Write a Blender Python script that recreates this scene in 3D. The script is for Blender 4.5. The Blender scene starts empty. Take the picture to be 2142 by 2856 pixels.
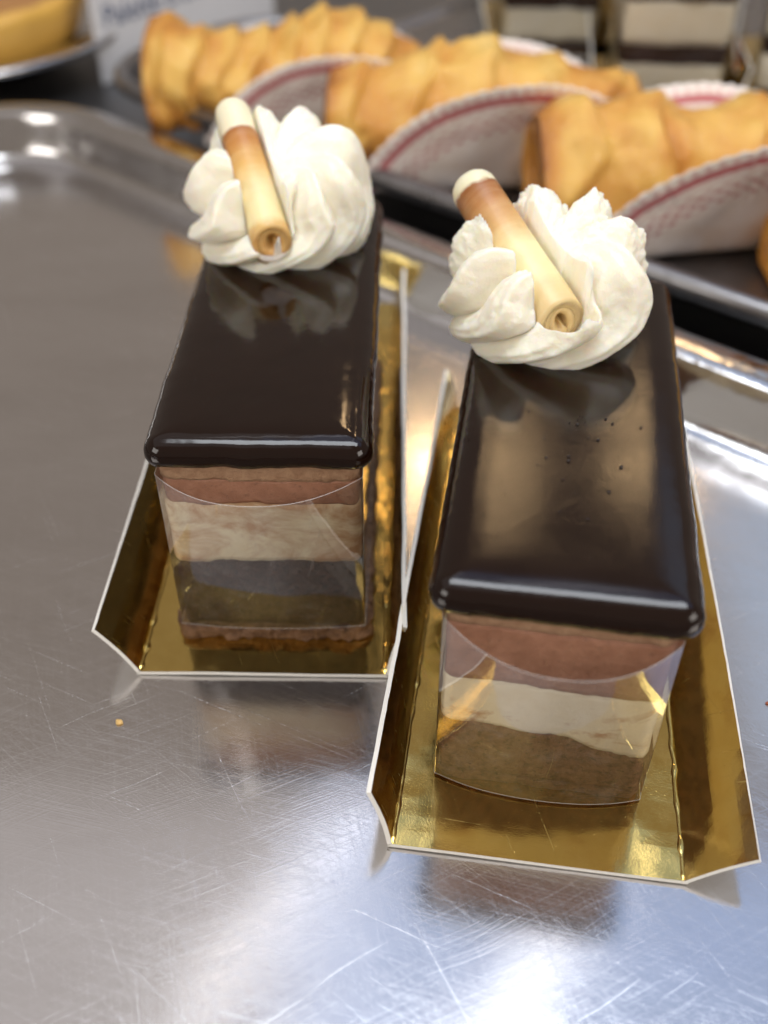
import bpy, math, random
import numpy as np
from mathutils import Vector, Matrix, noise

# ------------------------------------------------------------------ camera, world, lamps, exposure
SC = bpy.context.scene
COL = SC.collection
CM = 0.01
R = math.radians
random.seed(7)

cam = bpy.data.cameras.new("camera")
cam.sensor_fit = 'VERTICAL'
cam.sensor_height = 36.0
cam.sensor_width = 27.0
cam.lens = 35.97
cam.clip_start = 0.005
cam.clip_end = 50
cam.dof.use_dof = True
cam.dof.focus_distance = 0.179
cam.dof.aperture_fstop = 9.6
camo = bpy.data.objects.new("camera", cam)
COL.objects.link(camo)
camo.location = (0, 0, 0.15602)
camo.rotation_euler = (R(90 - 40.90), 0, 0)
SC.camera = camo

world = bpy.data.worlds.new("World")
SC.world = world
world.use_nodes = True
bg = world.node_tree.nodes["Background"]
bg.inputs[0].default_value = (1.0, 0.85, 0.73, 1)
bg.inputs[1].default_value = 0.28

SC.view_settings.view_transform = 'Standard'
SC.view_settings.look = 'None'
SC.view_settings.exposure = 0.14
SC.view_settings.gamma = 1.0
SC.cycles.use_denoising = True
SC.cycles.max_bounces = 7
SC.cycles.use_adaptive_sampling = True
SC.cycles.adaptive_threshold = 0.035
SC.cycles.transparent_max_bounces = 12
SC.cycles.glossy_bounces = 5
SC.cycles.caustics_reflective = True
SC.cycles.sample_clamp_indirect = 6.0


def area_lamp(name, loc, sx, sy, radiance, color, rz=0.0, rx=0.0):
    l = bpy.data.lights.new(name, 'AREA')
    l.shape = 'RECTANGLE'
    l.size, l.size_y = sx, sy
    l.energy = radiance * math.pi * sx * sy
    l.color = color
    o = bpy.data.objects.new(name, l)
    COL.objects.link(o)
    o.location = loc
    o.rotation_euler = (rx, 0, rz)
    return o


def bulb_lamp(name, loc, radius, power, color):
    l = bpy.data.lights.new(name, 'POINT')
    l.shadow_soft_size = radius
    l.energy = power
    l.color = color
    o = bpy.data.objects.new(name, l)
    COL.objects.link(o)
    o.location = loc
    return o


# the shop's ceiling light, a cool panel to the right, slim tubes and warm bulbs over the counter
area_lamp("ceiling_lamp", (-1.15, 0.30, 2.1), 2.3, 2.4, 0.30, (0.95, 0.95, 1.0))
area_lamp("case_lamp", (0.06, 0.150, 0.64), 0.46, 0.20, 8.6, (0.90, 0.95, 1.0))
for lx, ly, lc in ((-1.20, -0.85, (1.0, 0.95, 0.89)), (1.25, -0.75, (1.0, 0.93, 0.86))):
    fl = area_lamp("front_fill_lamp", (lx, ly, 0.78), 0.9, 0.7, 4.6, lc)  # added fill for the cake fronts, set aside so the glaze lip doesn't mirror it
    fl.rotation_euler = (Vector((0, .20, .03)) - Vector(fl.location)).to_track_quat('-Z', 'Y').to_euler()
area_lamp("panel_lamp", (0.70, 0.60, 1.60), 1.80, 0.92, 0.62, (0.27, 0.52, 1.0), rz=R(-8))
area_lamp("panel_lamp", (1.28, 1.70, 1.60), 1.0, 1.0, 0.55, (0.42, 0.66, 1.0))
area_lamp("tube_lamp", (0.225, 0.74, 1.5), 0.036, 0.56, 4.5, (1.0, 0.97, 0.95), rz=R(-29))
area_lamp("slim_tube_lamp", (-0.17, 0.88, 1.5), 0.018, 0.50, 5.0, (1.0, 0.98, 1.0), rz=R(-36))
for bx, by, bz, pw in ((0.105, 2.09, 1.5, 1.6), (0.27, 1.93, 1.5, 3.2), (0.66, 2.06, 1.5, 3.2)):
    bulb_lamp("bulb_lamp", (bx, by, bz), 0.035, pw, (1.0, 0.66, 0.34))

# ------------------------------------------------------------------ material helpers


class NT:
    def __init__(self, name):
        self.m = bpy.data.materials.new(name)
        self.m.use_nodes = True
        self.t = self.m.node_tree
        self.b = self.t.nodes["Principled BSDF"]
        self.out = self.t.nodes["Material Output"]

    def n(self, typ, **kw):
        nd = self.t.nodes.new(typ)
        for k, v in kw.items():
            setattr(nd, k, v)
        return nd

    def l(self, a, b):
        self.t.links.new(a, b)

    def coord(self, which="Object"):
        return self.n("ShaderNodeTexCoord").outputs[which]

    def mapping(self, vec, scale=(1, 1, 1), rot=(0, 0, 0), loc=(0, 0, 0)):
        mp = self.n("ShaderNodeMapping")
        mp.inputs["Scale"].default_value = scale
        mp.inputs["Rotation"].default_value = rot
        mp.inputs["Location"].default_value = loc
        self.l(vec, mp.inputs["Vector"])
        return mp.outputs[0]

    def noise(self, vec, scale=5, detail=4, rough=.5, dist=0.0):
        nd = self.n("ShaderNodeTexNoise")
        nd.inputs["Scale"].default_value = scale
        nd.inputs["Detail"].default_value = detail
        nd.inputs["Roughness"].default_value = rough
        nd.inputs["Distortion"].default_value = dist
        self.l(vec, nd.inputs["Vector"])
        return nd.outputs["Fac"]

    def voronoi(self, vec, scale=5, feature='F1'):
        nd = self.n("ShaderNodeTexVoronoi")
        nd.feature = feature
        nd.inputs["Scale"].default_value = scale
        self.l(vec, nd.inputs["Vector"])
        return nd.outputs["Distance"]

    def ramp(self, fac, stops, interp='LINEAR'):
        nd = self.n("ShaderNodeValToRGB")
        cr = nd.color_ramp
        cr.interpolation = interp
        while len(cr.elements) < len(stops):
            cr.elements.new(0.5)
        for e, (p, c) in zip(cr.elements, stops):
            e.position = p
            e.color = (c[0], c[1], c[2], 1) if not isinstance(c, (int, float)) else (c, c, c, 1)
        self.l(fac, nd.inputs[0])
        return nd.outputs[0]

    def math(self, op, a, b=None, clamp=False):
        nd = self.n("ShaderNodeMath", operation=op)
        nd.use_clamp = clamp
        for i, v in enumerate((a, b)):
            if v is None:
                continue
            if isinstance(v, (int, float)):
                nd.inputs[i].default_value = v
            else:
                self.l(v, nd.inputs[i])
        return nd.outputs[0]

    def mix(self, fac, a, b, blend='MIX'):
        nd = self.n("ShaderNodeMix", data_type='RGBA', blend_type=blend)
        for i, v in ((0, fac), (6, a), (7, b)):
            if isinstance(v, (int, float)):
                nd.inputs[i].default_value = v
            elif isinstance(v, tuple):
                nd.inputs[i].default_value = (v[0], v[1], v[2], 1)
            else:
                self.l(v, nd.inputs[i])
        return nd.outputs[2]

    def bump(self, h, strength=.3, dist=0.001, normal=None):
        nd = self.n("ShaderNodeBump")
        nd.inputs["Strength"].default_value = strength
        nd.inputs["Distance"].default_value = dist
        self.l(h, nd.inputs["Height"])
        if normal is not None:
            self.l(normal, nd.inputs["Normal"])
        return nd.outputs[0]

    def set(self, **kw):
        for k, v in kw.items():
            s = self.b.inputs[k.replace("_", " ")]
            if isinstance(v, (int, float)):
                s.default_value = v
            elif isinstance(v, tuple):
                s.default_value = (v[0], v[1], v[2], 1) if s.type == 'RGBA' else v
            else:
                self.l(v, s)
        return self.m


def add_all(t, vals):
    s = vals[0]
    for v in vals[1:]:
        s = t.math('ADD', s, v)
    return s


def scratch_mask(t, vec, specs):
    outs = []
    for (ang, lx, ly, lo, hi, gain) in specs:
        v = t.mapping(vec, scale=(1, 1, 1), rot=(0, 0, ang))
        v = t.mapping(v, scale=(lx, ly, 1), loc=(ang * 13.1, ang * 7.7, 0))
        f = t.noise(v, 1.0, 1, .5, 0.0)
        f = t.ramp(f, [(lo, 0.0), (hi, gain)])
        outs.append(f)
    return add_all(t, outs)


def mat_steel():
    t = NT("scratched_steel")
    co = t.coord()
    vec = t.mapping(co, scale=(100, 100, 100))
    # slow waviness of the sheet bends the brushed lines
    warp = t.noise(vec, .25, 2)
    vec2 = t.n("ShaderNodeVectorMath", operation='ADD')
    cw = t.n("ShaderNodeCombineXYZ")
    t.l(t.math('MULTIPLY', warp, .5), cw.inputs[0])
    t.l(t.math('MULTIPLY', warp, -.4), cw.inputs[1])
    t.l(vec, vec2.inputs[0])
    t.l(cw.outputs[0], vec2.inputs[1])
    v = vec2.outputs[0]
    fine = scratch_mask(t, v, [(.25, .5, 30, .50, .80, .5), (.70, .4, 38, .52, .80, .5), (-.45, .5, 34, .52, .8, .5), (1.35, .45, 36, .53, .8, .45)])
    deep = scratch_mask(t, v, [(.45, .2, 32, .71, .76, .9), (-.55, .26, 36, .72, .77, .9), (1.1, .2, 34, .72, .77, .8)])
    patch = t.noise(vec, .22, 4, .6)
    smear = t.noise(t.mapping(vec, scale=(.10, .32, 1), rot=(0, 0, .6)), 1.0, 4, .6, .6)
    col = t.mix(t.ramp(smear, [(.35, 0.0), (.7, 1.0)]), (.60, .58, .575), (.67, .655, .655))
    col = t.mix(t.math('MULTIPLY', fine, .42, True), col, (.78, .78, .80))
    col = t.mix(t.math('MULTIPLY', deep, .32, True), col, (.88, .88, .9))
    ro = t.math('ADD', t.ramp(patch, [(.3, .11), (.7, .16)]), t.math('MULTIPLY', fine, .10))
    ro = t.math('ADD', ro, t.math('MULTIPLY', deep, .12), True)
    h = t.math('ADD', t.math('MULTIPLY', fine, .5), t.math('MULTIPLY', deep, .55))
    nb = t.bump(t.noise(vec, .3, 1), .014, .01)
    nb = t.bump(h, .06, .0002, nb)
    return t.set(Base_Color=col, Metallic=1.0, Roughness=ro, Normal=nb)


def mat_rim_steel(name, c=(.55, .54, .54), r=.14):
    t = NT(name)
    vec = t.mapping(t.coord(), scale=(100, 100, 100))
    f = t.noise(vec, .8, 5, .6)
    ro = t.ramp(f, [(.3, r * .7), (.7, r * 1.5)])
    sp = scratch_mask(t, vec, [(.7, .4, 20, .6, .8, .5), (2.2, .4, 20, .6, .8, .5)])
    return t.set(Base_Color=t.mix(t.math('MULTIPLY', sp, .3), c, (.8, .8, .8)), Metallic=1.0, Roughness=ro,
                 Normal=t.bump(f, .12, .003))


def mat_counter():
    t = NT("dull_counter_steel")
    vec = t.mapping(t.coord(), scale=(100, 100, 100))
    f = t.noise(t.mapping(vec, scale=(.05, 2, 1)), 1, 3)
    return t.set(Base_Color=(.20, .20, .205), Metallic=.9, Roughness=t.ramp(f, [(.3, .3), (.7, .42)]))


def mat_dark_tray():
    t = NT("dark_baking_tray")
    vec = t.mapping(t.coord(), scale=(100, 100, 100))
    f = t.noise(vec, .5, 5, .65)
    return t.set(Base_Color=t.mix(f, (.20, .195, .20), (.34, .33, .335)), Metallic=.95,
                 Roughness=t.ramp(f, [(.3, .24), (.7, .38)]), Normal=t.bump(f, .1, .003))


def mat_gold():
    t = NT("gold_foil")
    vec = t.mapping(t.coord(), scale=(100, 100, 100))
    f = t.noise(vec, 2.2, 5, .65)
    g = t.noise(vec, 26, 3, .6)
    w = t.noise(vec, .7, 2)
    sp = t.ramp(t.voronoi(vec, 9), [(.03, 1.0), (.06, 0.0)])
    nb = t.bump(w, .10, .004)
    nb = t.bump(g, .05, .0003, nb)
    nb = t.bump(sp, .25, .0003, nb)
    sc = scratch_mask(t, vec, [(.05, .25, 14, .70, .74, .8), (1.2, .3, 16, .72, .75, .8)])
    col = t.mix(f, (.64, .45, .125), (.76, .57, .20))
    return t.set(Base_Color=col, Metallic=1.0, Roughness=t.math('ADD', t.ramp(f, [(.3, .07), (.75, .17)]), t.math('MULTIPLY', sc, .2)), Normal=nb)


def mat_card_white():
    t = NT("white_card_core")
    vec = t.mapping(t.coord(), scale=(100, 100, 100))
    f = t.noise(vec, 8, 4, .6)
    return t.set(Base_Color=t.mix(f, (.80, .77, .70), (.88, .86, .81)), Roughness=.75, Normal=t.bump(f, .3, .0006))


def mat_glaze(name, rough, sparkle, wave):
    t = NT(name)
    vec = t.mapping(t.coord(), scale=(100, 100, 100))
    fine = t.noise(vec, 42, 2, .7)
    big = t.noise(vec, 1.2, 3)
    pit = t.ramp(t.voronoi(vec, 4.2), [(.02, 1.0), (.055, 0.0)])
    keep = t.ramp(t.noise(vec, 1.1, 1), [(.5, 0.0), (.58, 1.0)])
    pit = t.math('MULTIPLY', pit, keep)
    nb = t.bump(big, wave, .004)
    nb = t.bump(fine, sparkle, .00025, nb)
    nb = t.bump(pit, .6, .0006, nb)
    return t.set(Base_Color=t.mix(big, (.0062, .0018, .0008), (.0100, .0032, .0015)), Roughness=t.ramp(big, [(.3, rough * .8), (.7, rough * 1.25)]),
                 Normal=nb, Specular_IOR_Level=.5, IOR=1.45)


def mat_sponge(name, a, b, stain=None, scale=3.0, bump=.5, rough=.7, stain_lo=.5, stain_hi=.62, pores=0.0):
    t = NT(name)
    vec = t.mapping(t.coord(), scale=(100, 100, 100))
    f = t.noise(vec, scale, 6, .65, .3)
    g = t.noise(vec, scale * 7, 4, .7)
    col = t.mix(t.ramp(f, [(.3, 0.0), (.7, 1.0)]), a, b)
    if stain:
        s = t.noise(t.mapping(vec, scale=(1, 1, 1.5), loc=(3, 5, 1)), .85, 5, .65, .5)
        col = t.mix(t.ramp(s, [(stain_lo, 0.0), (stain_hi, .85)]), col, stain)
    hh = t.math('ADD', f, t.math('MULTIPLY', g, .6))
    if pores:
        pv = t.noise(t.mapping(vec, scale=(1, 1, 1.3), loc=(7, 2, 4)), 9, 3, .7)
        pit = t.ramp(pv, [(.56, 0.0), (.68, 1.0)])
        col = t.mix(t.math('MULTIPLY', pit, pores), col, tuple(v * .35 for v in a))
        hh = t.math('SUBTRACT', hh, t.math('MULTIPLY', pit, .7))
    m = t.set(Base_Color=col, Roughness=rough, Normal=t.bump(hh, bump, .0012))
    return m


def mat_cream(name, grain):
    t = NT(name)
    vec = t.mapping(t.coord(), scale=(100, 100, 100))
    f = t.noise(vec, 5, 5, .6)
    g = t.noise(vec, 1.4, 3)
    nb = t.bump(f, grain, .0006)
    nb = t.bump(t.noise(vec, 30, 2), grain * .5, .0002, nb)
    m = t.set(Base_Color=t.mix(g, (.90, .84, .68), (.93, .885, .76)), Roughness=.36, Normal=nb)
    t.b.inputs["Subsurface Weight"].default_value = .65
    t.b.inputs["Subsurface Radius"].default_value = (.004, .0028, .0014)
    t.b.inputs["Subsurface Scale"].default_value = .7
    return m


def mat_roll(name, length, stops):
    """white chocolate with caramel-coloured bands along the roll (object z runs from foot to tip)"""
    t = NT(name)
    co = t.coord()
    sep = t.n("ShaderNodeSeparateXYZ")
    t.l(co, sep.inputs[0])
    vec = t.mapping(co, scale=(100, 100, 100))
    wob = t.noise(t.mapping(vec, scale=(1, 1, 1.6)), 1.2, 6, .65)
    z = t.math('MULTIPLY', sep.outputs[2], 100.0 / length)
    z = t.math('ADD', z, t.math('MULTIPLY', t.math('SUBTRACT', wob, .5), .15))
    col = t.ramp(z, stops)
    streak = t.noise(t.mapping(vec, scale=(.8, .8, 6)), 1.6, 3)
    col = t.mix(t.ramp(streak, [(.45, 0.0), (.8, .18)]), col, (.86, .70, .42))
    m = t.set(Base_Color=col, Roughness=.38, Normal=t.bump(t.noise(vec, 6, 4), .12, .0005))
    t.b.inputs["Subsurface Weight"].default_value = .3
    t.b.inputs["Subsurface Radius"].default_value = (.004, .0025, .0012)
    t.b.inputs["Subsurface Scale"].default_value = .5
    return m


def mat_film(name, gain, milk):
    """clear plastic sheet: light passes straight through, both skins of the sheet reflect"""
    t = NT(name)
    t.t.nodes.remove(t.b)
    vec = t.mapping(t.coord(), scale=(100, 100, 100))
    tr = t.n("ShaderNodeBsdfTransparent")
    tr.inputs[0].default_value = (.97, .97, .965, 1)
    gl = t.n("ShaderNodeBsdfGlossy")
    gl.inputs[0].default_value = (1, 1, 1, 1)
    fog = t.noise(vec, .9, 5, .65, .4)
    t.l(t.ramp(fog, [(.42, .025), (.75, .06)]), gl.inputs["Roughness"])
    t.l(t.bump(t.noise(vec, .4, 1), .03, .003), gl.inputs["Normal"])
    fr = t.n("ShaderNodeFresnel")
    fr.inputs["IOR"].default_value = 1.5
    geo = t.n("ShaderNodeNewGeometry")
    # the Fresnel term of a sheet is the same from either side
    nm = t.n("ShaderNodeMix", data_type='VECTOR')
    neg = t.n("ShaderNodeVectorMath", operation='SCALE')
    neg.inputs[3].default_value = 1.0
    t.l(geo.outputs["Normal"], neg.inputs[0])
    fac = t.math('ADD', t.math('MULTIPLY', fr.outputs[0], gain), .012, True)
    fac = t.math('MINIMUM', fac, .85)
    sc = scratch_mask(t, vec, [(.4, .3, 18, .72, .75, .12), (1.3, .3, 18, .72, .75, .12)])
    fac = t.math('ADD', fac, sc, True)
    mx = t.n("ShaderNodeMixShader")
    t.l(fac, mx.inputs[0])
    t.l(tr.outputs[0], mx.inputs[1])
    t.l(gl.outputs[0], mx.inputs[2])
    # greasy finger marks leave a faint milky veil
    df = t.n("ShaderNodeBsdfDiffuse")
    df.inputs[0].default_value = (.9, .88, .86, 1)
    veil = t.ramp(t.noise(vec, 1.3, 5, .7, .8), [(.5, .1 * milk), (.72, milk)])
    mx2 = t.n("ShaderNodeMixShader")
    t.l(veil, mx2.inputs[0])
    t.l(mx.outputs[0], mx2.inputs[1])
    t.l(df.outputs[0], mx2.inputs[2])
    t.l(mx2.outputs[0], t.out.inputs[0])
    return t.m


def mat_film_edge():
    t = NT("acetate_cut_edge")
    return t.set(Base_Color=(.85, .84, .82), Roughness=.15, Alpha=.26)


def mat_pastry():
    t = NT("egg_washed_pastry")
    vec = t.mapping(t.coord(), scale=(100, 100, 100))
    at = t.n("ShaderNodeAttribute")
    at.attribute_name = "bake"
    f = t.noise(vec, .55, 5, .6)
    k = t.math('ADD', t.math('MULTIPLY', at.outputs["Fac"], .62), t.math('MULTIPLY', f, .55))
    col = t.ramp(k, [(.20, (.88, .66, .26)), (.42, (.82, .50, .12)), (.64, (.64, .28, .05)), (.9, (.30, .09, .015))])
    g = t.noise(t.mapping(vec, scale=(3, 1, 1)), 1.6, 6, .7)
    m = t.set(Base_Color=col, Roughness=t.ramp(f, [(.3, .12), (.7, .30)]), Normal=t.bump(g, .45, .003))
    return m


def mat_paper():
    t = NT("printed_paper_doily")
    uv = t.coord("UV")
    sub = t.n("ShaderNodeVectorMath", operation='SUBTRACT')
    sub.inputs[1].default_value = (.5, .5, 0)
    t.l(uv, sub.inputs[0])
    ln = t.n("ShaderNodeVectorMath", operation='LENGTH')
    t.l(sub.outputs[0], ln.inputs[0])
    rr = t.math('MULTIPLY', ln.outputs["Value"], 2.0)
    sep = t.n("ShaderNodeSeparateXYZ")
    t.l(sub.outputs[0], sep.inputs[0])
    ang = t.math('ARCTAN2', sep.outputs[1], sep.outputs[0])
    vec = t.mapping(t.coord(), scale=(100, 100, 100))
    n1 = t.noise(vec, .6, 5, .6)
    # main red ring
    ring = t.ramp(rr, [(.875, 0.0), (.89, 1.0), (.925, 1.0), (.94, 0.0)])
    ring2 = t.ramp(rr, [(.845, 0.0), (.85, .35), (.856, .35), (.862, 0.0)])
    # lace of small motifs
    wv = t.math('SINE', t.math('MULTIPLY', ang, 52.0))
    wv2 = t.math('SINE', t.math('MULTIPLY', rr, 95.0))
    lace = t.ramp(t.math('ADD', t.math('MULTIPLY', wv, wv2), t.math('MULTIPLY', n1, .8)), [(.35, 0.0), (.75, .8)])
    band = t.ramp(rr, [(.68, 0.0), (.70, .85), (.80, .85), (.82, 0.0)])
    lace = t.math('MULTIPLY', lace, band)
    scal = t.math('MULTIPLY', t.math('GREATER_THAN', t.math('SINE', t.math('MULTIPLY', ang, 90.0)), .2), t.ramp(rr, [(.935, 0.0), (.945, .5), (.97, .5), (.98, 0.0)]))
    pr = t.math('MAXIMUM', t.math('MAXIMUM', ring, lace), t.math('MAXIMUM', scal, ring2))
    base = t.mix(t.ramp(n1, [(.35, 0.0), (.7, 1.0)]), (.88, .82, .78), (.82, .72, .63))
    grease = t.ramp(t.noise(vec, .32, 3), [(.45, 0.0), (.65, .75)])
    inner = t.ramp(rr, [(.45, 1.0), (.68, 0.0)])
    base = t.mix(t.math('MULTIPLY', grease, inner), base, (.66, .42, .24))
    col = t.mix(t.math('MULTIPLY', pr, .95), base, (.46, .08, .10))
    m = t.set(Base_Color=col, Roughness=.6)
    return m


def mat_plain(name, c, rough=.5, metal=0.0, bump=0.0, scale=3):
    t = NT(name)
    vec = t.mapping(t.coord(), scale=(100, 100, 100))
    f = t.noise(vec, scale, 4, .6)
    d = tuple(x * .86 for x in c)
    kw = dict(Base_Color=t.mix(f, d, c), Roughness=rough, Metallic=metal)
    if bump:
        kw["Normal"] = t.bump(f, bump, .001)
    return t.set(**kw)


M = dict(
    steel=mat_steel(), rim=mat_rim_steel("bright_rim_steel"), counter=mat_counter(), dark=mat_dark_tray(), gold=mat_gold(), white=mat_card_white(),
    glaze_l=mat_glaze("chocolate_mirror_glaze", .09, .02, .03), glaze_r=mat_glaze("chocolate_satin_glaze", .13, .05, .012),
    biscuit=mat_sponge("pale_biscuit", (.36, .19, .10), (.55, .34, .20), scale=5, bump=.8),
    mousse=mat_sponge("milk_chocolate_mousse", (.27, .115, .062), (.41, .20, .12), scale=3, bump=.4, rough=.5, pores=.35),
    vanilla=mat_sponge("vanilla_cream", (.82, .69, .44), (.88, .78, .56), stain=(.52, .27, .12), scale=1.2, bump=.2, rough=.5, stain_lo=.40, stain_hi=.58),
    vanilla_r=mat_sponge("vanilla_cream_clean", (.82, .70, .47), (.88, .79, .59), stain=(.45, .20, .09), scale=1.2, bump=.2, rough=.5, stain_lo=.56, stain_hi=.66),
    vanilla_b=mat_sponge("pale_vanilla_cream", (.90, .82, .64), (.94, .88, .74), scale=1.2, bump=.2, rough=.5),
    dark_sponge=mat_sponge("dark_chocolate_sponge", (.040, .018, .012), (.13, .062, .040), scale=5, bump=1.0, pores=.8),
    brown_sponge=mat_sponge("brown_chocolate_sponge", (.12, .042, .022), (.42, .20, .12), scale=5, bump=1.0, pores=.8),
    crumb=mat_sponge("crumbly_base", (.13, .06, .03), (.36, .20, .11), scale=5, bump=1.0),
    cream=mat_cream("whipped_cream", .12), cream_rough=mat_cream("grainy_whipped_cream", .45),
    film=mat_film("clear_acetate", 1.8, .06), film_back=mat_film("thin_clear_acetate", .7, .015), film_edge=mat_film_edge(), pastry=mat_pastry(), paper=mat_paper(),
    roll_l=mat_roll("banded_white_chocolate", 3.78, [(0.0, (.62, .36, .12)), (.07, (.70, .46, .17)), (.12, (.84, .70, .38)), (.30, (.84, .70, .38)), (.50, (.70, .42, .13)), (.66, (.50, .21, .05)), (.745, (.34, .11, .02)), (.765, (.86, .77, .55)), (1.0, (.88, .80, .58))]),
    roll_r=mat_roll("caramel_white_chocolate", 3.83, [(0.0, (.72, .52, .25)), (.15, (.80, .60, .30)), (.22, (.86, .75, .40)), (.44, (.86, .74, .40)), (.58, (.66, .39, .15)), (.75, (.48, .22, .07)), (.875, (.30, .10, .022)), (.90, (.86, .78, .54)), (1.0, (.88, .80, .58))]),
    sign=mat_plain("white_sign_card", (.80, .79, .80), .5), ink=mat_plain("blue_sign_ink", (.045, .085, .20), .6),
    tart=mat_plain("golden_tart_filling", (.80, .46, .09), .35, bump=.4, scale=.8),
    crust=mat_plain("baked_tart_crust", (.46, .22, .07), .6, bump=.6, scale=2),
    speck=mat_plain("pastry_flake", (.72, .46, .16), .5), speck_r=mat_plain("reddish_flake", (.36, .09, .03), .5),
)

# ------------------------------------------------------------------ object helpers


def link(o, parent=None):
    COL.objects.link(o)
    if parent:
        o.parent = parent
    return o


def empty(name, loc_cm, rz=0.0, label=None, cat=None, group=None):
    o = bpy.data.objects.new(name, None)
    o.empty_display_size = .01
    link(o)
    o.location = [v * CM for v in loc_cm]
    o.rotation_euler = (0, 0, rz)
    tag(o, label, cat, group)
    return o


def tag(o, label=None, cat=None, group=None, kind=None):
    if label:
        o["label"] = label
    if cat:
        o["category"] = cat
    if group:
        o["group"] = group
    if kind:
        o["kind"] = kind
    return o


def mesh(name, verts, faces, mats, parent=None, smooth=True, midx=None, uv=None):
    me = bpy.data.meshes.new(name)
    v = np.asarray(verts, float) * CM
    me.from_pydata(v.tolist(), [], [list(f) for f in faces])
    if not isinstance(mats, (list, tuple)):
        mats = [mats]
    for m in mats:
        me.materials.append(m)
    if midx is not None:
        me.polygons.foreach_set("material_index", midx)
    if uv is not None:
        l = me.uv_layers.new(name="UVMap")
        vi = np.empty(len(me.loops), dtype=np.int32)
        me.loops.foreach_get("vertex_index", vi)
        l.data.foreach_set("uv", np.asarray(uv, np.float32)[vi].ravel())
    if smooth:
        me.polygons.foreach_set("use_smooth", [True] * len(me.polygons))
    me.update()
    return link(bpy.data.objects.new(name, me), parent)


def grid_faces(nr, nc, wrap=False, flip=False):
    fs = []
    for i in range(nr - 1):
        for j in range(nc if wrap else nc - 1):
            a = i * nc + j
            b = i * nc + (j + 1) % nc
            q = (a, b, b + nc, a + nc)
            fs.append(q[::-1] if flip else q)
    return fs


def nz(x, y, z, s=1.0):
    return noise.noise(Vector((x * s, y * s, z * s)))


def fbm(x, y, z, s=1.0, o=3):
    t, a = 0.0, 1.0
    for _ in range(o):
        t += a * noise.noise(Vector((x * s, y * s, z * s)))
        s *= 2.1
        a *= .5
    return t


def perimeter(w, l, r, step=.08):
    """rounded rectangle, x centred, y from 0 (front) to l; returns points and outward normals"""
    pts, nrm = [], []
    cs = [(w / 2 - r, l - r, 0), (-w / 2 + r, l - r, 90), (-w / 2 + r, r, 180), (w / 2 - r, r, 270)]
    arcs = []
    for cx, cy, a0 in cs:
        n = max(4, int(r * 1.57 / step) + 3)
        arcs.append([(cx + r * math.cos(R(a0 + 90 * k / n)), cy + r * math.sin(R(a0 + 90 * k / n)),
                      math.cos(R(a0 + 90 * k / n)), math.sin(R(a0 + 90 * k / n))) for k in range(n + 1)])
    for i, a in enumerate(arcs):
        for p in a:
            pts.append(p[:2])
            nrm.append(p[2:])
        b = arcs[(i + 1) % 4][0]
        d = math.hypot(b[0] - a[-1][0], b[1] - a[-1][1])
        n = max(1, int(d / step))
        for k in range(1, n):
            f = k / n
            pts.append((a[-1][0] + (b[0] - a[-1][0]) * f, a[-1][1] + (b[1] - a[-1][1]) * f))
            nrm.append(a[-1][2:])
    return pts, nrm


def layer(name, parent, mat, w, l, zb, zt, amp=.03, s=2.0, rows=12, seed=0.0, out=0.0, r=.22, step=.08, rag=0.0):
    """one cake layer: a ragged slab between the height functions zb(x, y) and zt(x, y)"""
    pts, nrm = perimeter(w, l, r, step)
    V = []
    for k in range(rows + 1):
        f = k / rows
        for (x, y), (nx, ny) in zip(pts, nrm):
            z0, z1 = zb(x, y), zt(x, y)
            z = z0 + (z1 - z0) * f
            d = out + amp * fbm(x + seed, y, z, s) + rag * fbm(x, y + seed, z, 7, 2)
            V.append((x + nx * d, y + ny * d, z))
    n = len(pts)
    F = grid_faces(rows + 1, n, True)
    cb, ct = len(V), len(V) + 1
    V += [(0, l / 2, zb(0, l / 2)), (0, l / 2, zt(0, l / 2))]
    for j in range(n):
        F.append((cb, (j + 1) % n, j))
        F.append((ct, rows * n + j, rows * n + (j + 1) % n))
    return mesh(name, V, F, mat, parent)


def tube(path, rad, seg=6, closed=False):
    V, F = [], []
    n = len(path)
    for i, p in enumerate(path):
        p = Vector(p)
        a = Vector(path[max(0, i - 1)])
        b = Vector(path[min(n - 1, i + 1)])
        t = (b - a).normalized()
        u = t.orthogonal().normalized() if abs(t.z) > .9 else t.cross(Vector((0, 0, 1))).normalized()
        v = t.cross(u)
        for k in range(seg):
            an = 2 * math.pi * k / seg
            q = p + (u * math.cos(an) + v * math.sin(an)) * rad
            V.append(tuple(q))
    return V, grid_faces(n, seg, True)


# ------------------------------------------------------------------ the surface: counter and trays
U2 = np.array([.759, -.651])
N2 = np.array([.651, .759])


def un(u, n):
    p = u * U2 + n * N2
    return float(p[0]), float(p[1])


cs = 260
co = mesh("counter", [(-cs, -cs, -.5), (cs, -cs, -.5), (cs, cs, -.5), (-cs, cs, -.5)], [(0, 1, 2, 3)], M['counter'], smooth=False)
tag(co, kind="structure")


def rounded_rect(u0, u1, n0, n1, r, seg=14):
    pts = []
    for cx, cy, a0 in ((u1 - r, n1 - r, 0), (u0 + r, n1 - r, 90), (u0 + r, n0 + r, 180), (u1 - r, n0 + r, 270)):
        for k in range(seg + 1):
            a = R(a0 + 90 * k / seg)
            pts.append((cx, cy, r, math.cos(a), math.sin(a)))
    return pts


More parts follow.
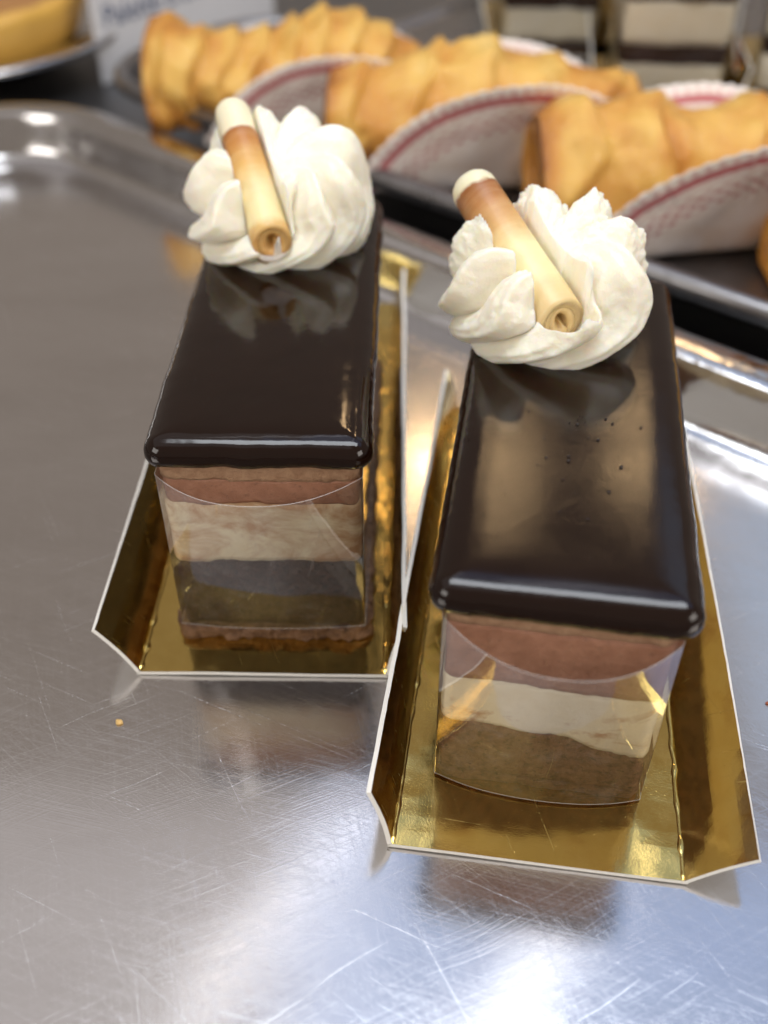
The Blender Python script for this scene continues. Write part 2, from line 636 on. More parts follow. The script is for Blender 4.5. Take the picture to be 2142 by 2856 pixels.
def tray(name, rect, corner, profile, mats_by_ring, parent, floor_z, floor_mat, rim_name, wall_name):
    """profile: list of (outward offset from the floor edge, z)"""
    base = rounded_rect(*rect, corner)
    def ring(off, z):
        o = []
        for cx, cy, r, c, s in base:
            x, y = un(cx + (r + off) * c, cy + (r + off) * s)
            o.append((x, y, z))
        return o
    n = len(base)
    fl = ring(0, floor_z)
    # floor: a fan of finer quads is not needed, it is flat
    mesh("tray_floor", fl, [tuple(range(n))], floor_mat, parent, smooth=False)
    for nm, seq, mt in ((wall_name, profile[0], mats_by_ring[0]), (rim_name, profile[1], mats_by_ring[1])):
        V = []
        for off, z in seq:
            V += ring(off, z)
        mesh(nm, V, grid_faces(len(seq), n, True), mt, parent)


# main tray: corner at the far left, long side running to the right and towards the viewer
mt = empty("serving_tray", (0, 0, 0), 0, "large scratched stainless steel tray holding the two glazed desserts", "tray")
fil = [(0, 0.0)] + [(.55 * math.sin(R(a)), .55 - .55 * math.cos(R(a))) for a in (15, 30, 45, 60, 72)]
wall = fil + [(.62, .75), (.70, 1.1), (.76, 1.38), (.84, 1.55)]
rim = [(.84, 1.55), (.95, 1.63), (1.15, 1.66), (1.5, 1.67), (1.8, 1.66), (1.95, 1.62), (2.03, 1.52), (2.0, 1.40), (1.9, 1.34)]
tray("serving_tray", (-36.6, 30, -26, 20.95), 3.2, (wall, rim), (M['rim'], M['rim']), mt, 0.0, M['steel'], "tray_rim", "tray_wall")

# the dark tray behind it
bt = empty("baking_tray", (0, 0, 0), 0, "dark grey baking tray behind, carrying the golden pastries", "tray")
def roll_prof(c0, z0, r, a0, a1, n=9):
    return [(c0 + r * math.cos(R(a0 + (a1 - a0) * k / n)), z0 + r * math.sin(R(a0 + (a1 - a0) * k / n))) for k in range(n + 1)]
bw = [(0, 1.1), (.15, 1.13), (.3, 1.25), (.42, 1.6), (.52, 1.95)]
br = [(.52, 1.95)] + roll_prof(.86, 1.95, .34, 150, -110)
tray("baking_tray", (-36.2, 12, 25.4, 34.8), 3.0, (bw, br), (M['dark'], M['dark']), bt, 1.1, M['dark'], "tray_rim", "tray_wall")

# ------------------------------------------------------------------ gold cards
LW, FS, FC = 4.81, 1.25, .16
TH = .085


def gold_card(loc, rz, LL, th_l, th_r, label, seed):
    root = empty("gold_card", (loc[0], loc[1], .03), rz, label, "cake card", "gold cake cards under the glazed desserts")
    hw = LW / 2
    # base: gold face up, white core on the cut edges and underneath
    nx, ny = 14, 44
    V, F, mi = [], [], []
    for k, z in enumerate((TH, 0)):
        for j in range(ny + 1):
            for i in range(nx + 1):
                x = (-hw + LW * i / nx) * (1 + k * .9 * TH / hw)
                y = LL * j / ny
                wv = .018 * fbm(x + seed, y, 0, .5, 2)
                V.append((x, y, z + wv))
    nn = (nx + 1) * (ny + 1)
    for j in range(ny):
        for i in range(nx):
            a = j * (nx + 1) + i
            F.append((a, a + 1, a + nx + 2, a + nx + 1)); mi.append(0)
            F.append((a + nn, a + nn + nx + 1, a + nn + nx + 2, a + nn + 1)); mi.append(1)
    for i in range(nx):
        F.append((i, i + nn, i + 1 + nn, i + 1)); mi.append(1)
        a = ny * (nx + 1) + i
        F.append((a, a + 1, a + 1 + nn, a + nn)); mi.append(1)
    for j in range(ny):
        a, b = j * (nx + 1), j * (nx + 1) + nx
        F.append((a, a + nx + 1, a + nx + 1 + nn, a + nn)); mi.append(1)
        F.append((b, b + nn, b + nx + 1 + nn, b + nx + 1)); mi.append(1)
    mesh("card_base", V, F, [M['gold'], M['white']], root, smooth=False, midx=mi)
    # flaps
    for sd, th in ((-1, th_l), (1, th_r)):
        V, F, mi = [], [], []
        m, n = 6, 60
        for k in (0, 1):
            for j in range(n + 1):
                for i in range(m + 1):
                    f = i / m
                    y0, y1 = FC * f, LL - FC * f
                    # chamfered ends: the cut steepens towards the top edge
                    y0 = FC * f + .0
                    y = y0 + (y1 - y0) * j / n
                    q = FS * f
                    tw = th[0] + (th[1] - th[0]) * y / LL
                    c, s = math.cos(tw), math.sin(tw)
                    bow = .045 * math.sin(math.pi * f) + .02 * fbm(y + seed, f, sd, .6, 2)
                    px = hw + q * c - (-s) * 0 - bow * s
                    pz = TH + q * s + bow * c
                    # thickness goes to the outside
                    px += k * TH * s
                    pz -= k * TH * c
                    if i == m:
                        px += .008 * nz(y, seed, k, 9)
                    V.append((sd * px, y, max(pz, .0)))
        nn = (m + 1) * (n + 1)
        for j in range(n):
            for i in range(m):
                a = j * (m + 1) + i
                q1 = (a, a + 1, a + m + 2, a + m + 1)
                q2 = (a + nn, a + nn + m + 1, a + nn + m + 2, a + nn + 1)
                if sd > 0:
                    F.append(q1); F.append(q2)
                else:
                    F.append(q1[::-1]); F.append(q2[::-1])
                mi += [0, 1]
        for j in range(n):
            a = j * (m + 1) + m
            F.append((a, a + nn, a + m + 1 + nn, a + m + 1)); mi.append(1)
        for i in range(m):
            for a in (i, n * (m + 1) + i):
                F.append((a, a + 1, a + 1 + nn, a + nn)); mi.append(1)
        mesh("side_flap", V, F, [M['gold'], M['white']], root, smooth=False, midx=mi)
        # pressed crease with its row of dents
        V = []
        n, m = 330, 8
        for j in range(n + 1):
            y = LL * j / n
            end = min(1, .05 + y / .12, .05 + (LL - y) / .12)
            ph = (y * 1.55 + .5 * nz(y, seed, sd, .8)) % 1.0
            dent = max(0.0, math.sin(math.pi * min(1, ph / .5))) * max(.1, min(1, .55 + 1.3 * nz(y, seed, sd * 3, .9)))
            wob = .03 * nz(y, seed + sd, 0, 2.2)
            for i in range(m + 1):
                a = math.pi * i / m
                rr = .034 + .036 * dent * (1 + .6 * nz(y, i * .7, seed, 5))
                rr *= end
                V.append((sd * (hw - .01 + wob + rr * 1.1 * math.cos(a)), y, TH + .005 + rr * .62 * math.sin(a)))
        mesh("fold_crease", V, grid_faces(n + 1, m + 1, False, sd > 0), M['gold'], root)
    return root


gold_card((-2.385, 13.07), -.0179, 14.5, (R(54), R(60)), (R(75), R(78)), "gold foil cake card under the left glazed dessert", 1.7)
gold_card((2.515, 9.01), -.141, 12.9, (R(73), R(76)), (R(31), R(66)), "gold foil cake card under the right, nearer glazed dessert", 8.3)

# ------------------------------------------------------------------ dessert parts


def glaze(parent, mat, w, l, z0, seed, droop):
    """poured glaze: thick rounded slab with a lip that hangs over the edge"""
    pts, nrm = perimeter(w, l, .16, .05)
    prof = [(-.06, .02), (.03, -.05), (.11, -.07), (.175, -.02), (.205, .09), (.20, .21), (.165, .33), (.10, .43), (.01, .50), (-.10, .545), (-.24, .57), (-.40, .582), (-.60, .586), (-.75, .587)]
    V = []
    n = len(pts)
    rad = .16
    for k, (off, dz) in enumerate(prof):
        edge = max(0.0, 1 - k / 9)
        for (x, y), (nx, ny) in zip(pts, nrm):
            front = max(0.0, -ny)
            lip = edge * (.05 * fbm(x + seed, y, 0, 1.1, 3) + .02 * fbm(x, y + seed, 2, 5, 2))
            o = off
            if o > -rad:
                px, py = x + nx * o, y + ny * o
            else:
                # inset of the rounded rectangle, corners stay on the inset rectangle
                ins = -o
                px = x * (w / 2 - ins) / (w / 2)
                py = l / 2 + (y - l / 2) * (l / 2 - ins) / (l / 2)
            px += nx * lip
            py += ny * lip
            low = max(0.0, 1 - k / 4.5)
            z = z0 + dz * .84 + low * (droop(x, y) + .075 * fbm(x + seed, y, 5, 1.9, 4) - .02)
            if k < 11:
                z += .016 * fbm(px + seed, py, 1, .8, 2) * (.6 if k < 9 else .25) + .006 * fbm(px, py + seed, 4, 2.5, 2) * (1 if k < 9 else .3)
            V.append((px, py, z))
    F = grid_faces(len(prof), n, True)
    F.append(tuple(range((len(prof) - 1) * n, len(prof) * n)))
    return mesh("glaze", V, F, mat, parent)


def glaze_bubbles(parent, mat, spots, z):
    V, F = [], []
    for (x, y, r) in spots:
        b = len(V)
        ns, nr = 10, 4
        for i in range(nr + 1):
            a = R(90) * i / nr
            for j in range(ns):
                t = 2 * math.pi * j / ns
                V.append((x + r * math.cos(a) * math.cos(t), y + r * math.cos(a) * math.sin(t) * 1.0, z - .004 + r * .55 * math.sin(a)))
        F += [tuple(v + b for v in f) for f in grid_faces(nr + 1, ns, True)]
    o = mesh("glaze_bubbles", V, F, mat, parent)
    o["kind"] = "stuff"
    return o


def film(parent, w, l, z0, z1, bow0, bow1, gap=.05, skew=0.0, back=.96, mat='film'):
    """clear collar: runs along both sides and bows out in front"""
    hw = w / 2 + gap
    rows = 26
    raw = []
    def path(f):
        bow = bow0 + (bow1 - bow0) * f ** 1.15
        p = []
        for k in range(18):
            p.append((-hw, l * back - (l * back - .12) * k / 17))
        for k in range(61):
            x = -1 + 2 * k / 60
            p.append((x * hw * (1 - .012 * (1 - abs(x))), -.05 - bow * (1 - abs(x - .12 * skew * (1 - x * x)) ** 2.3)))
        for k in range(18):
            p.append((hw, .12 + (l * back - .12) * k / 17))
        for _ in range(2):   # round the corners
            q = [p[0]]
            for a, b in zip(p[:-1], p[1:]):
                q.append((a[0] * .75 + b[0] * .25, a[1] * .75 + b[1] * .25))
                q.append((a[0] * .25 + b[0] * .75, a[1] * .25 + b[1] * .75))
            q.append(p[-1])
            p = q
        return p
    V = []
    for k in range(rows + 1):
        f = k / rows
        z = z0 + (z1 - z0) * f
        for (x, y) in path(f):
            V.append((x, y - .012 * fbm(x, z, l, .8, 2) * (1 if y < 0 else 0), z))
    n = len(V) // (rows + 1)
    o = mesh("acetate_film", V, grid_faces(rows + 1, n), M[mat], parent)
    for k in (0, rows):
        tv, tf = tube(V[k * n:(k + 1) * n], .007, 6)
        mesh("film_edge", tv, tf, M['film_edge'], o)
    return o


def rosette(parent, mat, loc, rx, ry, H, lobes, twist, amp, seed, apex=(0, 0), back_tall=.3, rough=0.0, rough_dir=None, phase=0.0, roll=None):
    """piped star-nozzle rosette: twisting folds that run from the crown down to a rolled foot"""
    nt, nr = 420, 150
    V = []
    for i in range(nr + 1):
        p = i / nr
        for j in range(nt):
            th = 2 * math.pi * j / nt
            a = p * R(112)
            w0 = min(1, max(0, (p - .04) / .30))
            w0 = w0 * w0 * (3 - 2 * w0)
            w1 = 1 - .35 * max(0, (p - .40) / .40) if p < .8 else .65 - .35 * (p - .80) / .20
            ph = (lobes * (th + twist * (p - .2) + .30 * math.sin(6.283 * p) + .10 * math.sin(2 * th + seed)) / (2 * math.pi) + phase)
            idx = math.floor(ph)
            x = ph - idx
            if x < .62:
                q = x / .62
                rdg = .30 * q ** 1.4 + .70 * (1 - math.cos(math.pi * q)) / 2
            else:
                q = (1 - x) / .38
                rdg = .60 * q ** .7 + .40 * (1 - math.cos(math.pi * q)) / 2
            rdg = .5 * rdg + .5 * abs(math.sin(math.pi * x ** .8)) ** .7
            k = int(idx) % lobes
            lob = .85 + .35 * (0.5 + .5 * math.sin(k * 2.4 + seed * 3))
            d = (amp * lob * (rdg - .55) + .022 * math.sin(6.2832 * (ph * 4 + .3 * nz(th, p * 3, seed, 2)))) * w0 * w1
            tall = 1 + back_tall * math.sin(th) * min(1, p * 2.2) * max(0, 1 - max(0, p - .55) / .45)
            sx = math.sin(a)
            cz = (math.cos(a) - math.cos(R(112))) / (1 - math.cos(R(112)))
            # crown is flat to slightly sunken, the folds stand round it
            cz = cz - .20 * math.exp(-(p / .22) ** 2)
            rad = sx ** .80 if sx > 0 else 0
            nxn, nzn = math.sin(a) , math.cos(a) * .8
            X = (rx * rad + d * nxn) * math.cos(th) + apex[0] * (1 - p)
            Y = (ry * rad + d * nxn) * math.sin(th) + apex[1] * (1 - p)
            Z = H * cz * tall + d * nzn * .9
            l = .05 * fbm(X + seed, Y, Z, .9, 2) + .018 * fbm(X, Y + seed, Z, 4, 3)
            if rough:
                g = 1.0
                if rough_dir is not None:
                    g = max(0.0, min(1.0, .35 + (X * rough_dir[0] + Y * rough_dir[1]) / 1.6)) * min(1, max(0, (.85 - p) / .2))
                l += rough * g * (fbm(X, Y, Z + seed, 3.2, 4))
            X += l * nxn * math.cos(th)
            Y += l * nxn * math.sin(th)
            Z += l * nzn
            P = Vector((X + loc[0], Y + loc[1], max(Z, 0.0) + loc[2]))
            if roll:
                # the roll has been pressed into the cream
                f0, f1, rr, tmin = roll
                ax = f1 - f0
                hx = Vector((ax.x, ax.y, 0))
                tt = (Vector((P.x, P.y, 0)) - Vector((f0.x, f0.y, 0))).dot(hx) / hx.length_squared
                if tmin < tt < 1.1:
                    c = f0 + ax * tt
                    dh = (Vector((P.x, P.y, 0)) - Vector((c.x, c.y, 0))).length
                    if dh < rr * 1.02:
                        zl = c.z - .95 * math.sqrt(max(0, (rr * 1.02) ** 2 - dh * dh)) + .10 * rr + max(0, -tt) * 5.0
                        P.z = max(loc[2], min(P.z, zl))
            V.append(tuple(P))
    F = grid_faces(nr + 1, nt, True, True)
    return mesh("whipped_cream", V, F, mat, parent)


def chocolate_roll(parent, mat, foot, tip, r, turns=2.3, spin=0.0, thick=.145):
    """thin sheet of chocolate rolled into a cigar, spiral visible at the foot"""
    foot, tip = Vector(foot), Vector(tip)
    Lc = (tip - foot).length
    n, m = 110, 40
    V, F = [], []
    for side in (0, 1):
        for k in range(m + 1):
            f = k / m
            z = Lc * f
            sc = 1.0 - .10 * f
            e = (Lc - z) / .34
            if e < 1:
                sc *= math.sqrt(max(.0, 1 - (1 - e) ** 2)) * .92 + .08
            for i in range(n + 1):
                t = i / n
                a = spin + t * turns * 2 * math.pi
                rr = r - .155 * max(0, turns * (1 - t) - .9) - side * thick
                rr *= 1 + .03 * nz(math.cos(a), math.sin(a), z * .6, 1.2)
                slant = .16 * math.sin(a) * (1 - f) * (1 if f < .1 else 1)
                V.append((rr * sc * math.cos(a), rr * sc * math.sin(a), z + slant * max(0, 1 - f * 3)))
    nn = (m + 1) * (n + 1)
    gf = grid_faces(m + 1, n + 1)
    F += gf + [tuple(x + nn for x in f[::-1]) for f in gf]
    for i in range(n):
        F.append((i, i + nn, i + 1 + nn, i + 1))
        a = m * (n + 1) + i
        F.append((a, a + 1, a + 1 + nn, a + nn))
    for k in range(m):
        for i in (0, n):
            a = k * (n + 1) + i
            F.append((a, a + n + 1, a + n + 1 + nn, a + nn))
    o = mesh("chocolate_roll", V, F, mat, parent)
    q = (tip - foot).normalized().to_track_quat('Z', 'Y')
    o.location = foot * CM
    o.rotation_mode = 'QUATERNION'
    o.rotation_quaternion = q
    return o


# ---- left dessert
dl = empty("glazed_dessert", (-2.21, 14.08, .115), -.018, "left layered dessert bar with smooth dark mirror glaze and thin banded chocolate roll", "dessert", "glazed dessert bars with cream rosettes")
WL, LN = 3.58, 9.9
wob = lambda s, a, f: (lambda x, y: a * fbm(x + s, y, s, f, 3))
b0 = lambda x, y: 0.0
b1 = lambda x, y: .34 + .07 * fbm(x, y, 3, 2.0, 4)
b2 = lambda x, y: 2.08 + .06 * fbm(x, y, 5, 1.0, 3) + .035 * fbm(x, y, 2, 5, 3)
b3 = lambda x, y: 3.50 + .08 * fbm(x, y, 7, .9, 3) + .035 * fbm(x, y, 4, 4, 3)
b4 = lambda x, y: 4.02 + .03 * fbm(x, y, 9, 1.6, 3)
b5 = lambda x, y: 4.46 + .02 * fbm(x, y, 11, 1.2, 2)
layer("crumb_base", dl, M['crumb'], WL + .06, LN, b0, b1, .09, 2.2, 10, 1.0, .12, rag=.06, step=.05)
layer("chocolate_layer", dl, M['dark_sponge'], WL, LN, b1, b2, .03, 1.8, 14, 2.0)
layer("vanilla_layer", dl, M['vanilla'], WL, LN, b2, b3, .025, 1.2, 14, 3.0, .012)
layer("mousse_layer", dl, M['mousse'], WL, LN, b3, b4, .03, 1.5, 10, 4.0, -.01)
layer("biscuit_layer", dl, M['biscuit'], WL, LN, b4, b5, .05, 2.5, 6, 5.0, .0, rag=.03)
glaze(dl, M['glaze_l'], WL + .03, LN, 4.46, 3.3, lambda x, y: .05 * max(0, 1 - y / 1.5))
rs = random.Random(4)
glaze_bubbles(dl, M['glaze_l'], [(rs.uniform(-1.5, 1.5), rs.uniform(.7, 5.5), rs.uniform(.010, .02)) for _ in range(26)], 4.953)
film(dl, WL, LN, .36, 4.18, .12, .84, skew=-.2)
rosette(dl, M['cream'], (-.34, 7.75, 4.90), 1.92, 1.85, 2.35, 9, 1.7, .78, 2.0, apex=(.25, -.45), back_tall=.32, phase=.15, roll=(Vector((-.257, 5.92, 5.60)), Vector((-1.40, 9.1, 7.44)), .43, -.1))
chocolate_roll(dl, M['roll_l'], (-.257, 5.92, 5.60), (-1.40, 9.1, 7.44), .44, turns=2.5, spin=2.9)

# ---- right dessert
dr = empty("glazed_dessert", (2.68, 10.50, .115), -.155, "right, nearer layered dessert bar with bubbled glaze and thick caramel chocolate roll", "dessert", "glazed dessert bars with cream rosettes")
WR, LR = 3.52, 9.9
c1 = lambda x, y: 1.50 - .13 * x / 1.8 + .09 * fbm(x, y, 3, 1.0, 3) + .045 * fbm(x, y, 6, 5, 3) - (.20 if x > .4 else 0) * min(1, max(0, (x - .4) / .5))
c2 = lambda x, y: 2.62 - .06 * x / 1.8 + .08 * fbm(x, y, 17, .9, 3) + .03 * fbm(x, y, 8, 4, 3)
c3 = lambda x, y: 3.94 + .02 * fbm(x, y, 9, 1.6, 3)
c4 = lambda x, y: 4.34 + .02 * fbm(x, y, 11, 1.2, 2)
c0 = lambda x, y: .22 + .04 * fbm(x, y, 13, 2.0, 3)
layer("crumb_base", dr, M['brown_sponge'], WR, LR, b0, c0, .05, 2.2, 6, 11.0, .03, rag=.03)
layer("chocolate_layer", dr, M['brown_sponge'], WR, LR, c0, c1, .03, 1.8, 14, 12.0)
layer("vanilla_layer", dr, M['vanilla_r'], WR, LR, c1, c2, .025, 1.2, 14, 13.0, .012)
layer("mousse_layer", dr, M['mousse'], WR, LR, c2, c3, .03, 1.5, 10, 14.0, -.01)
layer("biscuit_layer", dr, M['biscuit'], WR, LR, c3, c4, .03, 2.5, 6, 15.0, .0, rag=.02)
glaze(dr, M['glaze_r'], WR + .16, LR, 4.34, 7.9, lambda x, y: -.10 * max(0, 1 - y / 1.5) * (.5 + .5 * x / 1.8))
rs = random.Random(9)
glaze_bubbles(dr, M['glaze_r'], [(rs.gauss(-.3, .75), rs.uniform(1.6, 4.6), rs.choice((.012, .016, .02, .028, .036))) for _ in range(46)], 4.853)
film(dr, WR, LR, .06, 4.10, .30, .98, skew=.15)
rosette(dr, M['cream_rough'], (-.74, 7.65, 4.80), 1.88, 1.78, 2.25, 8, 1.6, .72, 5.2, apex=(.25, -.4), back_tall=.26, roll=(Vector((-.35, 6.35, 5.56)), Vector((-2.46, 9.23, 7.06)), .50, -.2), rough=.20, rough_dir=(-.1, 1.0), phase=.45)
chocolate_roll(dr, M['roll_r'], (-.35, 6.35, 5.56), (-2.46, 9.23, 7.06), .51, turns=3.0, spin=-2.6)

# small bits of cream and crumbs lying about
def crumb(loc, r, mat, label, seed):
    V, F = [], []
    ns, nr_ = 12, 8
    for i in range(nr_ + 1):
        a = math.pi * i / nr_
        for j in range(ns):
            t = 2 * math.pi * j / ns
            d = r * (1 + .45 * nz(math.cos(t) * math.sin(a) + seed, math.sin(t) * math.sin(a), math.cos(a), 1.4))
            V.append((d * math.sin(a) * math.cos(t) * 1.25, d * math.sin(a) * math.sin(t), d * .55 * (math.cos(a)) + r * .5))
    o = mesh("pastry_crumb", V, grid_faces(nr_ + 1, ns, True, True), mat)
    o.location = [v * CM for v in loc]
    tag(o, label, "crumb", "crumbs on the steel tray")
    return o


crumb((-4.98, 11.95, 0), .06, M['speck'], "golden crumb lying on the tray left of the cards", 2)
crumb((7.35, 12.4, 0), .04, M['speck_r'], "tiny reddish crumb on the tray right of the nearer card", 6)

# ------------------------------------------------------------------ pastries on paper, behind


def horn(parent, length, rad, seed, ridges=9):
    """rolled pastry horn along local x, open at the left end, with overlapping turns"""
    V, bake = [], []
    nx, nt = 190, 72
    for i in range(nx + 1):
        f = i / nx
        x = -length / 2 + length * f
        env = (.84 + .18 * max(0, 1 - f * 5) + .28 * math.sin(math.pi * min(1, f * 1.02)) ** .7) * (1 - .34 * max(0, f - .80) / .20)
        for j in range(nt):
            t = 2 * math.pi * j / nt
            ph = (f * ridges + t / (2 * math.pi) + .45 * nz(f * 3, math.cos(t), math.sin(t) + seed, 1.1)) % 1.0
            saw = ph ** 1.4 if ph < .86 else (1 - ph) / .14 * (.86 ** 1.4)
            rr = rad * env * (.90 + .20 * saw) + .34 * fbm(x * .8 + seed, math.cos(t) * 2, math.sin(t) * 2, .5, 3) + .06 * fbm(x + seed, math.cos(t) * 2, math.sin(t) * 2, 1.8, 2)
            y = rr * math.cos(t)
            z = rr * math.sin(t) * .98
            if z < -rad * .72:
                z = -rad * .72 + (z + rad * .72) * .15
            V.append((x + .25 * math.cos(t) * (1 - f), y, z))
            z += .35 * math.sin(f * 9 + seed * 2) * max(0, math.sin(t)) ** .5
            V[-1] = (V[-1][0], y, z)
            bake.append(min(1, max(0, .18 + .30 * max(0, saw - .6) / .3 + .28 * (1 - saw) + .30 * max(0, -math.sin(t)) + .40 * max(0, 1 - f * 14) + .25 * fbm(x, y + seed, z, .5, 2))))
    F = grid_faces(nx + 1, nt, True, False)
    # rim and hollow at the left end
    base = 0
    prev = list(range(nt))
    for k, (s, dx, bk) in enumerate(((.86, -.10, .55), (.70, .10, .75), (.62, .9, .95), (.45, 1.6, 1.0), (.05, 1.9, 1.0))):
        cur = []
        for j in range(nt):
            v = V[j]
            cur.append(len(V))
            V.append((v[0] + dx, v[1] * s, v[2] * s))
            bake.append(bk)
        for j in range(nt):
            F.append((prev[(j + 1) % nt], prev[j], cur[j], cur[(j + 1) % nt])[::-1])
        prev = cur
    # closed right end
    last = [nx * nt + j for j in range(nt)]
    for s, dx in ((.8, .25), (.5, .42), (.02, .5)):
        cur = []
        for j in range(nt):
            v = V[nx * nt + j]
            cur.append(len(V))
            V.append((v[0] + dx, v[1] * s, v[2] * s))
            bake.append(.6)
        for j in range(nt):
            F.append((last[j], last[(j + 1) % nt], cur[(j + 1) % nt], cur[j]))
        last = cur
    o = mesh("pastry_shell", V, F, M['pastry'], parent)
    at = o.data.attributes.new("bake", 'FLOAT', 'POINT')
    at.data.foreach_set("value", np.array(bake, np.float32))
    return o


def doily(name, loc, rz, rad, flat, lean_f, lean_b, seed, label):
    """round printed paper bent up at the front and the back of its pastry"""
    V, UV = [], []
    nr, nt = 40, 300
    arc = .9
    def prof(b):
        s = -1 if b < 0 else 1
        lean = R(lean_f if b < 0 else lean_b)
        d = abs(b)
        if d < flat:
            return b, 0.0
        d -= flat
        la = arc * lean
        if d < la:
            a = d / arc
            return s * (flat + arc * math.sin(a)), arc * (1 - math.cos(a))
        d -= la
        return s * (flat + arc * math.sin(lean) + d * math.cos(lean)), arc * (1 - math.cos(lean)) + d * math.sin(lean)
    for i in range(nr + 1):
        q = i / nr
        for j in range(nt):
            t = 2 * math.pi * j / nt
            sc = rad * q * (1 + (.006 * math.cos(t * 75) if q > .97 else 0))
            a, b = sc * math.cos(t), sc * math.sin(t)
            y, z = prof(b)
            pl = .035 * max(0, (q - .55) / .45) * math.sin(t * 75 + nz(math.cos(t), math.sin(t), seed, 2)) * (.6 + nz(math.cos(t) * 2, math.sin(t) * 2, seed, 1.5))
            y += pl * .8 + .22 * q * fbm(a + seed, b, 0, .3, 3)
            z += pl * .5
            V.append((a, y, max(z, .02)))
            UV.append((.5 + .5 * q * math.cos(t), .5 + .5 * q * math.sin(t)))
    o = mesh(name, V, grid_faces(nr + 1, nt, True), M['paper'], uv=UV)
    o.location = [v * CM for v in loc]
    o.rotation_euler = (0, 0, rz)
    tag(o, label, "paper doily", "printed papers under the pastries")
    md = o.modifiers.new("thickness", 'SOLIDIFY')
    md.thickness = .00018
    return o


specs = [
    (-3.3, 40.0, R(3), 10.4, 1.95, 1.0, 1.7, "far left golden ridged pastry at the corner of the dark tray"),
    (3.4, 36.0, R(4), 10.4, 2.02, 2.0, .8, "middle golden pastry behind the two cream rosettes"),
    (9.7, 31.4, R(9), 10.4, 2.0, 3.0, .9, "golden pastry with brown open end behind the right rosette"),
    (16.2, 26.9, R(6), 10.2, 2.0, 4.0, .8, "pastry cut off by the right edge of the photo"),
]
plabels = ["printed paper under the far left pastry", "printed paper with red ring arching before the middle pastry",
           "printed paper leaning before the pastry behind the right rosette", "printed paper under the pastry at the right edge"]
for (x, y, rz, ln, rad, sd, dx, lab), pl in zip(specs, plabels):
    p = empty("pastry_horn", (x, y, 1.1 + .14 + rad * .74), rz, lab, "pastry", "golden pastries on the dark tray")
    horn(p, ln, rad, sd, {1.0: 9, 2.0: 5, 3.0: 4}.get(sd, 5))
    doily("paper_doily", (x + dx, y - 1.4, 1.13), rz, {1.0: 5.1}.get(sd, 5.55), .8, 70, 50, sd, pl)

# ------------------------------------------------------------------ layered slices further back


def back_slice(x, y, z, rz, w, h, layers, label, cardlabel, seed):
    cr = empty("slice_card", (x, y, z - .06), rz, cardlabel, "cake card", "gold cards under the layered slices")
    mesh("card_base", [(-w / 2 - .5, -.5, 0), (w / 2 + .5, -.5, 0), (w / 2 + .5, 9, 0), (-w / 2 - .5, 9, 0),
                       (-w / 2 - .5, -.5, .05), (w / 2 + .5, -.5, .05), (w / 2 + .5, 9, .05), (-w / 2 - .5, 9, .05)],
         [(3, 2, 1, 0), (4, 5, 6, 7), (0, 1, 5, 4), (1, 2, 6, 5), (2, 3, 7, 6), (3, 0, 4, 7)], [M['white'], M['gold']], cr, False, [0, 1, 0, 0, 0, 0])
    for sd in (-1, 1):
        a, b = sd * (w / 2 + .5), sd * (w / 2 + 1.0)
        V = [(a, -.5, .05), (a, 9, .05), (b, 8.8, 1.9), (b, -.2, 1.9)]
        V += [(v[0] + sd * .06, v[1], v[2]) for v in V]
        F = [(0, 1, 2, 3), (7, 6, 5, 4), (2, 3, 7, 6), (0, 3, 7, 4), (1, 2, 6, 5)]
        mesh("side_flap", V, F, [M['gold'], M['white']], cr, False, [0, 1, 1, 1, 1])
    root = empty("layered_slice", (x, y, z), rz, label, "cake slice", "layered cream slices at the back")
    zs = 0.0
    names = {'d': ("chocolate_layer", M['dark_sponge']), 'v': ("vanilla_layer", M['vanilla_b'])}
    for k, (kind, t) in enumerate(layers):
        z0, z1 = zs, zs + t
        f0 = (lambda zz, kk: (lambda x, y: zz + (.10 * fbm(x + seed, y, kk, .7, 2) if kk else 0)))(z0, k)
        f1 = (lambda zz, kk: (lambda x, y: zz + .10 * fbm(x + seed, y, kk, .7, 2)))(z1, k + 1)
        nm, mtl = names[kind]
        layer(nm, root, mtl, w, 7.5, f0, f1, .05, 1.0, 6, seed + k, (.04 if kind == 'd' else 0), step=.2)
        zs = z1
    glaze(root, M['glaze_l'], w + .05, 7.5, zs, seed, lambda x, y: 0)
    hwf = w / 2 + .12
    film(root, w + .1, 7.5, .1, zs - .1, .05, .12, mat='film_back')
    return root


LY = [('d', .5), ('v', 1.35), ('d', .65), ('v', 1.55), ('d', .55)]
st = empty("display_tray", (0, 0, 0), 0, "plain steel tray at the top right under the layered slices", "tray")
tray("display_tray", (-33.0, 10, 37.4, 66), 2.0, ([(0, 1.0), (.2, 1.05), (.35, 1.2)], [(.35, 1.2), (.5, 1.32), (.65, 1.3), (.7, 1.1), (.7, -.4)]), (M['dark'], M['dark']), st, 1.0, M['dark'], "tray_rim", "tray_wall")
back_slice(10.95, 40.7, 1.12, -.13, 3.9, 5, LY, "layered chocolate and cream slice seen between pastries at upper right", "gold card under the upper right layered slice", 21.0)
back_slice(7.35, 48.2, 1.12, -.02, 4.0, 5, LY, "layered slice left of the other one, cut off by the top edge", "gold card under the layered slice cut off by the top edge", 33.0)
back_slice(16.7, 41.4, 1.12, -.30, 4.0, 5, LY, "layered slice cut off by the right edge of the photo", "gold card under the layered slice at the right edge", 45.0)

# ------------------------------------------------------------------ dish with tart, top left


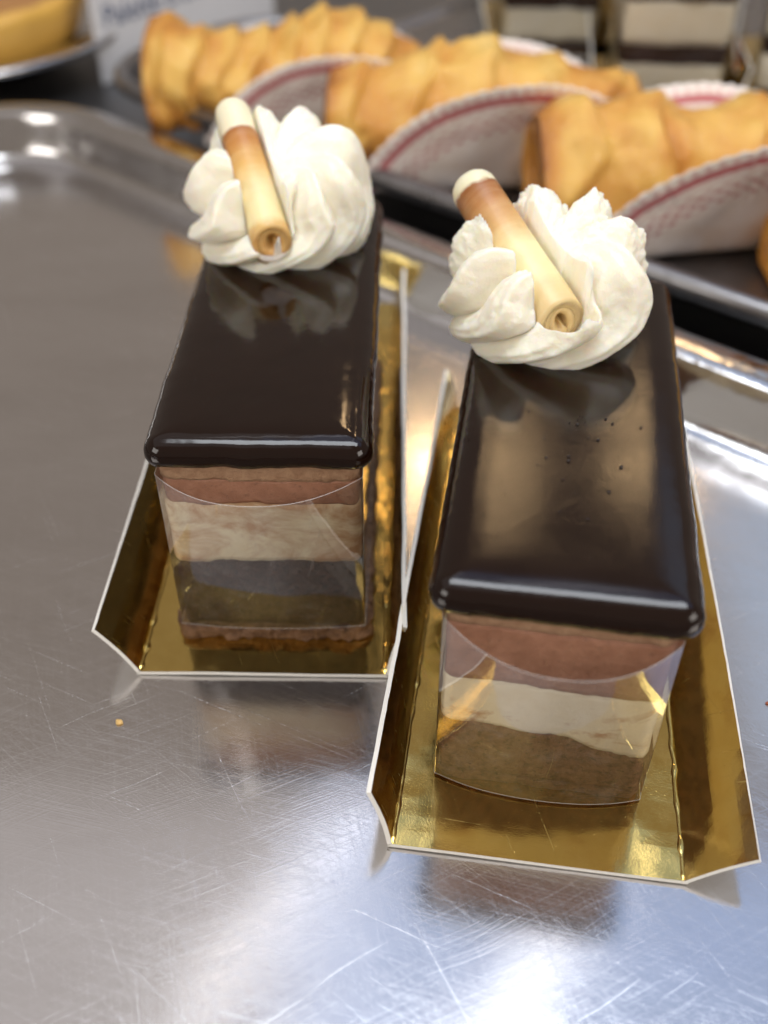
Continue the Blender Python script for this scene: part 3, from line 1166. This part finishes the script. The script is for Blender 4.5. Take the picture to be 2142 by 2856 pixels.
def lathe(name, prof, mat, parent, seg=96, wob=0.0, seed=0):
    V = []
    for r_, z_ in prof:
        for j in range(seg):
            t = 2 * math.pi * j / seg
            q = r_ * (1 + wob * nz(math.cos(t) * 3, math.sin(t) * 3, z_ + seed, 1.5))
            V.append((q * math.cos(t), q * math.sin(t), z_ + (wob * 2.5 * nz(q * math.cos(t), q * math.sin(t), seed, 1.1))))
    return mesh(name, V, grid_faces(len(prof), seg, True), mat, parent)


dish = empty("silver_dish", (-20.6, 51.6, -.3), 0, "round silver dish at the top left corner", "dish")
lathe("dish_bowl", [(.01, .55), (4.5, .55), (5.5, .75), (6.6, 1.5), (7.4, 1.75), (8.35, 1.85)], M['rim'], dish)
lathe("dish_rim", [(8.35, 1.85), (8.5, 1.80), (8.55, 1.66), (8.45, 1.52), (8.25, 1.48), (7.3, 1.4), (6.2, 1.0), (5.2, .3), (4.2, .05), (.01, .05)], M['rim'], dish)
tart = empty("golden_tart", (-20.5, 51.5, .30), 0, "golden baked tart sitting in the silver dish", "tart")
lathe("tart_crust", [(.01, 0.0), (5.2, 0), (5.9, .9), (6.5, 2.3), (6.4, 2.7), (6.0, 2.75), (5.7, 2.4)], M['tart'], tart, wob=.03, seed=2)
lathe("tart_filling", [(5.85, 2.45), (5.4, 2.6), (4, 2.72), (2, 2.8), (.01, 2.8)], M['crust'], tart, wob=.03, seed=5)

# ------------------------------------------------------------------ price sign
sg = empty("price_sign", (-12.95, 48.7, -.45), math.atan2(.759, .651) + R(8), "white price sign with blue lettering beside the pastry tray", "sign")
SW, SH, ST = 13.0, 6.2, .10
mesh("sign_card", [(0, 0, 0), (SW, 0, 0), (SW, 0, SH), (0, 0, SH), (0, ST, 0), (SW, ST, 0), (SW, ST, SH), (0, ST, SH)],
     [(0, 1, 2, 3), (5, 4, 7, 6), (4, 0, 3, 7), (1, 5, 6, 2), (3, 2, 6, 7), (4, 5, 1, 0)], M['sign'], sg, False)


def lettering(txt, size, x, z, parent):
    cu = bpy.data.curves.new("lettering", 'FONT')
    cu.body = txt
    cu.size = size * CM
    cu.extrude = .0001
    cu.resolution_u = 3
    tmp = bpy.data.objects.new("lettering", cu)
    COL.objects.link(tmp)
    dg = bpy.context.evaluated_depsgraph_get()
    me = bpy.data.meshes.new_from_object(tmp.evaluated_get(dg))
    bpy.data.objects.remove(tmp)
    me.materials.clear()
    me.materials.append(M['ink'])
    o = link(bpy.data.objects.new("lettering", me), parent)
    o.location = (x * CM, -.0002, z * CM)
    o.rotation_euler = (R(90), 0, 0)
    return o


lettering("Palette crème", 1.35, .6, 2.3, sg)
lettering("Palette crème", 1.35, .6, 4.2, sg)
